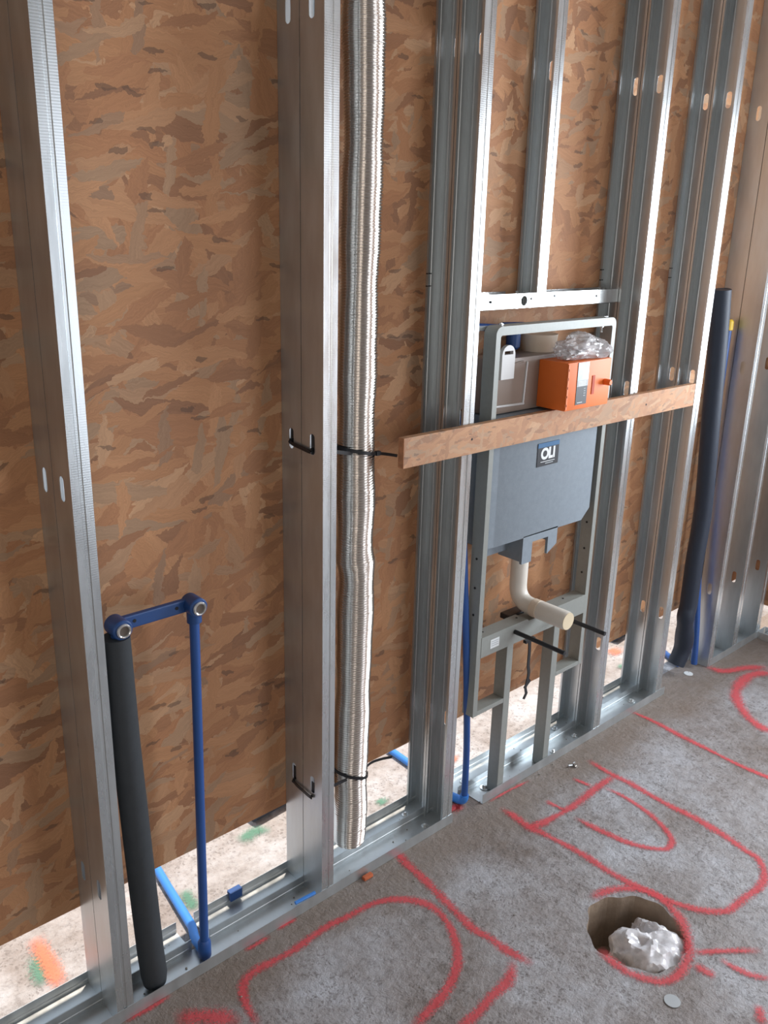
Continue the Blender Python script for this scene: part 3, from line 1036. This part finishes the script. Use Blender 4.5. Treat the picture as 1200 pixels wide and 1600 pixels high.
# ------------------------------------------------------------------ toilet frame
def toilet_frame():
    t = thing('toilet_frame', 'grey powder-coated steel toilet frame standing between two studs', 'toilet frame', (1.84, .02, .003))
    xl, xr, top, bot, d = 1.593, 2.082, 1.300 + H, .270 + H, .040
    w = .0165
    # one bent rectangular tube: outer outline with rounded top corners, inner outline
    def outline(x0, x1, z0, z1, r):
        pts = [(x0, z0), (x1, z0)]
        for k in range(7):
            a = math.pi / 2 * k / 6
            pts.append((x1 - r + r * math.cos(a), z1 - r + r * math.sin(a)))
        for k in range(7):
            a = math.pi / 2 + math.pi / 2 * k / 6
            pts.append((x0 + r + r * math.cos(a), z1 - r + r * math.sin(a)))
        return pts
    A = outline(xl, xr, bot, top, .020)
    B = outline(xl + w, xr - w, bot, top - .021, .006)
    n = len(A)
    mb = MB()
    vs = [(x, 0.002, z) for x, z in A] + [(x, 0.002, z) for x, z in B] + [(x, d, z) for x, z in A] + [(x, d, z) for x, z in B]
    fs = []
    for i in range(1, n):
        j = (i + 1) % n
        fs += [(i, j, n + j, n + i), (2 * n + i, 3 * n + i, 3 * n + j, 2 * n + j), (i, 2 * n + i, 2 * n + j, j), (n + i, n + j, 3 * n + j, 3 * n + i)]
    fs += [(0, n, 3 * n, 2 * n), (1, 2 * n + 1, 3 * n + 1, n + 1)]
    mb.add(vs, fs)
    mb.build('hoop', M['frame'], t)
    for k, x in enumerate((1.719, 1.928)):
        MB().box(x, x + .026, .002, d, .003, .452 + H, .0015).build('leg', M['frame'], t)
    # cross bar: slightly proud at the bolt bosses
    cb = MB()
    z_, zt2, zn = .442 + H, .500 + H, .4935 + H
    cb.prism([(xl + w, z_), (xr - w, z_), (xr - w, zt2), (1.874, zt2), (1.866, zn), (1.804, zn), (1.796, zt2), (xl + w, zt2)], 1, .001, .043)
    cb.build('cross_bar', M['frame'], t)
    for x0, x1 in ((xl + w + .0002, 1.7188), (1.9542, xr - w - .0002)):
        MB().box(x0, x1, .002, d, bot - .0001, bot + .013, .001).build('foot_brace', M['frame'], t)
    st = MB().box(1.645, 1.680, .0002, .0009, .458 + H, .484 + H).build('sticker', M['white'], t)
    st['label'] = 'small white printed sticker'
    for zz in (.478, .472, .466):
        MB().box(1.649, 1.676, -.0003, .0001, zz + H - .001, zz + H + .001).build('sticker_print', M['grey_print'], st)
    for x in (xr - w - .0006, xl - .0006):
        for zz in (.565, .640, .72):
            MB().tube([(x - .0006, .021, zz + H), (x + .0008, .021, zz + H)], .0032, 12).build('bolt_hole', M['ink'], t)
    for x in (1.64, 1.78, 1.99):
        MB().tube([(x, .026, .4998 + H), (x, .026, .5008 + H)], .003, 12).build('bolt_hole', M['ink'], t)
    for x, z in ((2.045, 1.278), (1.63, 1.300)):
        b = MB()
        b.tube([(x, .022, z + H + .004), (x, .022, z + H - .004)], .0062, 6)
        b.tube([(x, .022, z + H + .006), (x, .022, z + H - .018)] if z < 1.29 else [(x, .022, z + H), (x, .022, z + H + .006)], .003, 10)
        b.build('bolt', M['bright_zinc'], t)
    # rear wall bracket strip at the top
    MB().box(1.53, 2.10, .042, .0445, top - .012, top - .002).build('back_flange', M['zinc'], t)
    for x in (1.745, 1.925):
        r = MB()
        zc = .478 + H
        pts, rad = [], []
        m_ = 90
        for k in range(m_ + 1):
            pts.append((x, .035 - .200 * k / m_, zc))
            rad.append(.0058 + (.0006 if k % 2 else 0))
        r.tube(pts, rad, 14)
        o = r.build('threaded_rod', M['black'], t, smooth=True, angle=60)
        o['label'] = 'black sleeved threaded rod'
    return t


toilet_frame()


def cistern():
    t = thing('cistern', 'grey concealed cistern hung in the toilet frame behind the board strip', 'cistern', (1.84, .065, .66))
    z0, z1 = .742 + H, 1.080 + H
    # front outline with a cut lower right corner; bevelled left edge
    x0, x1 = 1.640, 2.052
    poly = [(x0, z0), (x1 - .035, z0 - .004), (x1, z0 + .028), (x1, z1), (x0, z1)]
    back_ = [(1.612, z0 + .002), (x1 - .035, z0 - .002), (x1, z0 + .028), (x1, z1), (1.612, z1)]
    side = [(1.613, z0 + .001), (x1 - .035, z0 - .002), (x1, z0 + .028), (x1, z1), (1.613, z1)]
    bm = bmesh.new()
    fv = [bm.verts.new((x, .008, z)) for x, z in poly]
    bv = [bm.verts.new((x, .016, z)) for x, z in side]
    cv = [bm.verts.new((x, .122, z)) for x, z in back_]
    bm.faces.new(fv); bm.faces.new(cv[::-1])
    k = len(poly)
    for i in range(k):
        bm.faces.new((fv[i], fv[(i + 1) % k], bv[(i + 1) % k], bv[i]))
        bm.faces.new((bv[i], bv[(i + 1) % k], cv[(i + 1) % k], cv[i]))
    bmesh.ops.bevel(bm, geom=fv + [e for e in bm.edges if all(v in fv for v in e.verts)], offset=.002, segments=2, affect='EDGES')
    MB().bm(bm).build('tank', M['cistern'], t, smooth=True)
    # upper part, set back, milky plastic with a raised curved rib and ears
    up = MB()
    up.box(1.617, 2.058, .030, .120, 1.081 + H, 1.218 + H, .010)
    uo = up.build('upper_tank', M['panel'], t, smooth=True)
    arc = [(1.628 + .105 * (1 - math.cos(a)), .029, 1.140 + H + .066 * math.sin(a)) for a in [math.pi / 2 * k / 12 for k in range(13)]]
    arc = [(1.630, .029, 1.105 + H)] + arc
    MB().tube(arc, .0028, 8).build('rib', M['panel'], uo, smooth=True)
    MB().tube([(1.742, .029, 1.100 + H), (1.748, .029, 1.205 + H)], .0028, 8).build('rib', M['ear'], uo, smooth=True)
    MB().tube([(1.632, .029, 1.103 + H), (1.745, .029, 1.100 + H)], .003, 8).build('rib', M['ear'], uo, smooth=True)
    for cx in (1.662, 1.998):
        w2, zb, ztp = .024, 1.170 + H, 1.252 + H
        e = MB()
        e.prism([(cx - w2, zb), (cx + w2, zb), (cx + w2, ztp - .0225), (cx - w2, ztp - .0225)], 1, .018, .028)
        e.prism([(cx - w2, ztp - .0225), (cx - .016, ztp - .0225), (cx - .016, ztp - .014), (cx - w2 * .909, ztp - .014)], 1, .018, .028)
        e.prism([(cx + .016, ztp - .0225), (cx + w2, ztp - .0225), (cx + w2 * .909, ztp - .014), (cx + .016, ztp - .014)], 1, .018, .028)
        e.prism([(cx + w2 * math.cos(a), ztp - w2 + w2 * math.sin(a)) for a in [.43 + (math.pi - .86) * k / 12 for k in range(13)]], 1, .018, .028)
        e.build('hanging_tab', M['ear'], t)
    # cream fill valve housing and blue valve
    c = MB()
    c.tube([(1.858, .085, 1.19 + H), (1.858, .085, 1.22 + H), (1.858, .085, 1.245 + H), (1.858, .085, 1.262 + H), (1.858, .085, 1.262 + H)], [.040, .041, .048, .050, .036], 28)
    c.build('fill_housing', M['cup'], t, smooth=True)
    c = MB()
    c.tube([(1.72, .106, 1.279 + H), (1.735, .106, 1.279 + H), (1.815, .106, 1.276 + H)], [.011, .0155, .0155], 18)
    c.tube([(1.772, .098, 1.280 + H), (1.772, .098, 1.232 + H), (1.772, .098, 1.226 + H)], [.019, .018, .012], 18)
    v_ = c.build('inlet_valve', M['blue_dark'], t, smooth=True)
    v_['label'] = 'blue inlet valve'
    # outlet bracket lugs under the tank
    b = MB()
    zt_ = z0 + .003
    for xx, h_, h2 in ((1.760, .078, .078), (1.868, .072, .050)):
        b.prism([(xx, zt_ - .022), (xx, zt_ - h_), (xx + .040, zt_ - h2), (xx + .040, zt_ - .022)], 1, .008, .016)
    b.box(1.760, 1.908, .008, .016, zt_ - .022, zt_)
    b.box(1.760, 1.768, .0162, .090, zt_ - .072, zt_)
    b.box(1.902, 1.908, .0162, .090, zt_ - .048, zt_)
    b.box(1.675, 1.7598, .060, .068, zt_ - .050, zt_)
    b.build('outlet_bracket', M['cistern'], t)
    # label
    xl, xr, zb, ztp = 1.790, 1.879, .930 + H, .9925 + H
    lab = MB().box(xl, xr, .0062, .0078, zb, ztp).build('label', M['dark_label'], t)
    lab['label'] = 'dark label with white lettering and a blue band'
    MB().box(xl, xr, .0055, .0061, ztp - .012, ztp).build('blue_band', M['blue_band'], lab)
    MB().box(xl + .014, xr - .016, .0055, .0061, zb + .011, zb + .0125).build('underline', M['white'], lab)
    MB().box(xl + .034, xr - .022, .0055, .0061, zb + .0055, zb + .0075).build('small_print', M['grey_print'], lab)
    cu = bpy.data.curves.new('lettering', 'FONT')
    cu.body = 'OLI'
    cu.size = .040
    cu.extrude = .0003
    cu.offset = .0019
    cu.space_character = .93
    cu.align_x = 'CENTER'
    tmp = bpy.data.objects.new('tmp', cu)
    C.objects.link(tmp)
    bpy.context.view_layer.update()
    me = bpy.data.meshes.new_from_object(tmp.evaluated_get(bpy.context.evaluated_depsgraph_get()))
    bpy.data.objects.remove(tmp, do_unlink=True)
    me.materials.clear()
    me.materials.append(M['white'])
    lo = bpy.data.objects.new('lettering', me)
    C.objects.link(lo)
    lo.parent = lab
    lo.rotation_euler = (math.pi / 2, 0, 0)
    lo.scale = (1.0, 1.0, 1.0)
    lo.location = ((xl + xr) / 2 - .001 - 1.84, .0058 - .065, zb + .0195 - .66)
    return t


cistern()


def flush_bend():
    t = thing('flush_bend', 'white flush pipe bending forward over the cross bar', 'pipe', (1.835, .05, .50))
    x, y = 1.835, .072
    v = [(x, y, .700 + H), (x, y, .655 + H)]
    MB().tube(v, .0215 / 2 + .002, 24).build('inlet_tube', M['white_pipe'], t, smooth=True)
    p = bend((x, y, .660 + H), (x, y, .5205 + H), (x, -.02, .5205 + H), .055, 12)
    MB().tube([(x, y, .664 + H)] + p[0:], [.016] + [.0245] * (len(p)), 32).build('pipe', M['white_pipe'], t, smooth=True)
    MB().tube([(x, .014, .5205 + H), (x, .012, .5205 + H), (x, -.008, .5205 + H), (x, -.010, .5205 + H)], [.0245, .0262, .0262, .0245], 32).build('collar', M['cup'], t, smooth=True)
    MB().tube([(x, -.010, .5205 + H), (x, -.012, .5205 + H), (x, -.098, .5205 + H), (x, -.104, .5205 + H)], [.024, .0262, .0262, .0245], 32).build('end_sleeve', M['white_pipe'], t, smooth=True)
    MB().tube([(x, -.1035, .5205 + H), (x, -.1055, .5205 + H)], .0243, 32).build('end_cap', M['cap'], t, smooth=True)
    b = MB()
    b.box(x - .055, x + .02, .050, .085, .4795 + H, .496 + H, .003)
    b.build('pipe_clamp', M['black'], t)


flush_bend()

# hanging strap
st = MB()
st.ribbon(smooth_path([(1.806, -.004, .440 + H), (1.806, -.005, .436 + H), (1.812, -.003, .40 + H), (1.812, -.003, .355 + H), (1.817, -.003, .33 + H), (1.812, -.003, .30 + H), (1.804, -.003, .285 + H)], 5), .011, .0026, (1, 0, 0))
st.box(1.785, 1.826, -.010, .001, .432 + H, .4412 + H, .001)
st.ribbon([(1.826, -.003, .305 + H), (1.806, -.003, .290 + H), (1.812, -.004, .268 + H), (1.803, -.003, .252 + H)], .010, .0026, (1, 0, 0))
tag(st.build('rubber_strap', M['black'], None, (1.806, -.004, .441 + H)), 'black rubber strap hanging below the cross bar', 'strap')

# ------------------------------------------------------------------ strand board strip across the studs
bs = thing('board_strip', 'long narrow strand board strip fixed across the studs and frame', 'board', (1.9, -.010, 1.015 + H))
MB().box(1.287, 2.516, -.0180, -.0008, 1.0145 + H, 1.082 + H, .0008).build('strip', M['osb_strip'], bs)
MB().box(1.2862, 1.2872, -.0178, -.0010, 1.0147 + H, 1.0818 + H).build('sawn_end', M['osb_edge'], bs)
for x, z in ((1.400, 1.043), (1.505, 1.050), (2.2, 1.05), (2.245, 1.048)):
    if x == 1.4 or x == 2.2:
        continue
    MB().tube([(x, -.0184, z + H), (x, -.0178, z + H)], .0030, 12).build('screw_head', M['ink'], bs)

# ------------------------------------------------------------------ orange inspection box
def orange_box():
    t = thing('inspection_box', 'bright orange plastic protection box on the front of the cistern', 'box', (1.89, -.02, 1.09 + H))
    x0, x1, z0, z1, yf = 1.797, 1.983, 1.087 + H, 1.207 + H, -.060
    b = MB()
    b.box(x0, x1, yf, .0295, z0, z1, .0025)
    b.build('box', M['orange'], t, smooth=True, angle=30)
    fl = MB()
    fl.box(x0 - .001, x0 + .004, yf - .003, yf + .004, z0 + .004, z1 - .003)
    for k in range(5):
        fl.box(x0 - .002, x0 + .002, yf - .003, yf + .003, z0 + .012 + k * .022, z0 + .018 + k * .022)
    fl.build('seam_lip', M['orange'], t)
    s = MB()
    s.box(1.903, 1.914, yf - .0016, yf + .001, 1.120 + H, 1.168 + H, .0006)
    s.build('grip_slot', simple('orange_dark', srgb(190, 66, 18), .6), t)
    k_ = MB()
    k_.tube([(1.960, yf + .002, 1.147 + H), (1.960, yf - .016, 1.147 + H), (1.960, yf - .019, 1.147 + H)], [.008, .008, .006], 18)
    k_.build('peg', M['orange'], t, smooth=True)
    lab = MB()
    xa_, xb_ = 1.838, 1.884
    lab.box(xa_, xb_, yf - .0010, yf - .0002, z0 + .012, z1 - .002)
    lo = lab.build('label', M['dark_label'], t)
    lo['label'] = 'tall label, pale blue picture above dark grey text panel'
    MB().box(xa_, xb_, yf - .0016, yf - .0011, z1 - .046, z1 - .002).build('label_picture', M['sky_label'], lo)
    MB().box(xa_, xb_, yf - .0016, yf - .0011, z1 - .062, z1 - .046).build('label_band', M['grey_print'], lo)
    for k in range(4):
        MB().box(xa_ + .005, xb_ - .010 + .002 * (k % 2), yf - .0021, yf - .0017, z1 - .050 - .0034 * k, z1 - .0486 - .0034 * k).build('text_line', M['white'], lo)
    for k in range(4):
        MB().box(xb_ - .016, xb_ - .008, yf - .0016, yf - .0011, z0 + .033 + .006 * k, z0 + .0345 + .006 * k).build('text_line', M['grey_print'], lo)
    MB().box(xa_ + .006, xb_ - .018, yf - .0016, yf - .0011, z0 + .0165, z0 + .018).build('text_line', M['white'], lo)


orange_box()


def crumpled(name, mat, centre, rad, seed, squash, parent, sub=5, amp=.35, freq=1.7, facet=True):
    bm = bmesh.new()
    bmesh.ops.create_icosphere(bm, subdivisions=sub, radius=1.0)
    for v in bm.verts:
        d = v.co.normalized()
        r = 1 + amp * (noise.noise(d * freq + Vector((seed, 0, 0))))
        q = abs(noise.noise(d * freq * 2.6 + Vector((0, seed, 0))))
        q2 = abs(noise.noise(d * freq * 5.5 + Vector((0, 0, seed))))
        r += -.28 * q + .20 * (0.3 - q2) * .6
        v.co = Vector((d.x * rad[0] * r, d.y * rad[1] * r, d.z * rad[2] * r))
        if squash is not None and v.co.z < squash:
            v.co.z = squash + (v.co.z - squash) * .06
    for v in bm.verts:
        v.co += Vector(centre)
    mb = MB().bm(bm)
    return mb.build(name, mat, parent, smooth=True, angle=28)


fb = thing('fittings_bag', 'clear plastic bag of metal fittings lying on the orange box', 'bag', (1.90, -.02, 1.208 + H))
crumpled('bag_film', M['film'], (1.905, -.015, 1.236 + H), (.092, .048, .036), 3.3, -.0275, fb, amp=.5, freq=.9)
k = MB()
for i in range(7):
    xx = 1.845 + .014 * i
    k.add([(xx - .03, -.040 + .006 * (i % 3), 1.212 + H + .003 * i), (xx + .03, -.034 + .006 * (i % 3), 1.214 + H + .003 * ((i * 2) % 5)),
           (xx + .03, -.020 + .006 * (i % 3), 1.216 + H + .003 * ((i * 2) % 5)), (xx - .03, -.026 + .006 * (i % 3), 1.214 + H + .003 * i)], [(0, 1, 2, 3)])
ko = k.build('metal_fittings', M['bright_zinc'], fb)
md = ko.modifiers.new('s', 'SOLIDIFY'); md.thickness = .0025

# ------------------------------------------------------------------ right-hand pipes
fp = MB()
key = [(1.374, 2.701), (1.3710000000000002, 2.701), (1.227, 2.722), (0.943, 2.752), (0.649, 2.785), (0.447, 2.776), (0.29, 2.777), (0.237, 2.768), (0.119, 2.798), (0.043, 2.776)]
P = smooth_path([(x, .036 if z > .2 else .036 + (.2 - z) * .1, z) for z, x in key], 6)
rd = []
for p in P:
    r = .0305
    r += .004 * max(0, 1 - abs(p.z - .145) / .05) - .004 * max(0, 1 - abs(p.z - .21) / .02)
    rd.append(r)
rd[0] = .020
fp.tube(P, rd, 28)
tag(fp.build('insulated_pipe', M['navy_foam'], None, (2.72, .036, .01), smooth=True, angle=60), 'dark foam-wrapped pipe standing between the fifth and sixth studs', 'pipe')
t = thing('water_tube', 'blue water tube with yellow end cap beside the dark foam pipe', 'pipe', (2.85, .04, .003))
MB().tube(smooth_path([(2.882, .034, .016), (2.880, .044, .16), (2.872, .066, .42), (2.874, .082, .75), (2.882, .085, 1.0), (2.880, .085, 1.215 + H)], 8), .0115, 18).build('tube', M['blue'], t, smooth=True)
MB().tube([(2.880, .085, 1.212 + H), (2.880, .085, 1.214 + H), (2.880, .085, 1.242 + H), (2.880, .085, 1.248 + H)], [.012, .0145, .0145, .009], 18).build('end_cap', M['yellow'], t, smooth=True)
t2 = MB()
t2.tube(smooth_path([(2.835, .070, .014), (2.87, .13, .012), (2.90, .20, .012), (2.93, .36, .012)], 6), .0105, 18)
tag(t2.build('floor_tube', M['blue'], None, (2.87, .13, .002), smooth=True), 'short length of blue tube on the floor beneath the dark foam pipe', 'pipe')

# ------------------------------------------------------------------ things on the slab
b_ = thing('plastic_bag', 'crumpled clear plastic bag stuffed in the round floor hole', 'bag', (HX, HY, -.12))
crumpled('bag_film', M['film_thick'], (HX - .012, HY - .034, -.066), (.090, .078, .082), 9.1, None, b_, amp=.5, freq=.8)
crumpled('bag_film', M['film_thick'], (HX + .058, HY - .020, -.070), (.036, .060, .060), 5.7, None, b_, amp=.5, freq=1.0)


def disc(name, x, y, r, h, mat, label, cat, tilt=0):
    mb = MB().tube([(x, y, .0008), (x, y, .0008 + h)], r, 28)
    o = mb.build(name, mat, None, (x, y, 0), smooth=True)
    o.rotation_euler = (tilt, tilt, 0)
    return tag(o, label, cat)


disc('flat_disc', 1.458, -.711, .017, .0015, M['grey_print'], 'thin grey disc lying just in front of the floor hole', 'disc')
t = thing('loose_washer', 'bright metal washer lying on the slab before the toilet frame', 'washer', (2.011, -.059, 0))
MB().tube([(2.011, -.059, .001), (2.015, -.062, .004)], .011, 20).build('plate', M['bright_zinc'], t, smooth=True)
MB().tube([(2.004, -.055, .004), (1.990, -.050, .006)], .003, 10).build('shank', M['zinc'], t, smooth=True)
disc('loose_washer', 2.820, .020, .016, .002, M['white'], 'white washer on the floor at the foot of the dark foam pipe', 'washer')
c = MB()
c.box(1.200, 1.228, -.018, -.006, .0008, .010, .002)
o = c.build('clay_chip', M['chip'], None, (1.217, -.012, .0008))
tag(o, 'small orange clay chip on the slab below the duct', 'chip')

# dark pipe sleeves lying on the far slab just under the board edge
for (x, y, ln, lab) in ((1.12, .36, .30, 'dark pipe sleeve lying on the far slab beyond the duct bay'),
                        (2.83, .36, .20, 'dark pipe sleeve lying on the far slab beyond the fifth stud')):
    s = MB().tube([(x, y, .031), (x + ln, y + .02, .031)], .029, 20)
    tag(s.build('pipe_sleeve', M['navy_foam'], None, (x, y, .002), smooth=True), lab, 'pipe')

# grit swept into the tracks and along the slab
g = MB()
for _ in range(150):
    x = random.uniform(.6, 3.0)
    y = random.choice([random.uniform(.006, .06), random.uniform(.08, .13), random.uniform(-.14, -.01), random.uniform(-.9, -.1)])
    if math.hypot(x - HX, y - HY) < HR + .02:
        continue
    r = random.uniform(.0008, .0028)
    z = (.0018 if y > 0 else .0) + r * .5
    bm = bmesh.new()
    bmesh.ops.create_icosphere(bm, subdivisions=1, radius=r)
    for v in bm.verts:
        v.co = Vector((v.co.x * random.uniform(.7, 1.3) + x, v.co.y * random.uniform(.7, 1.3) + y, v.co.z * .7 + z))
    g.bm(bm)
go = g.build('loose_grit', M['stone'])
tag(go, 'loose grit and crumbs scattered along the tracks and slab', 'grit')
go['kind'] = 'stuff'
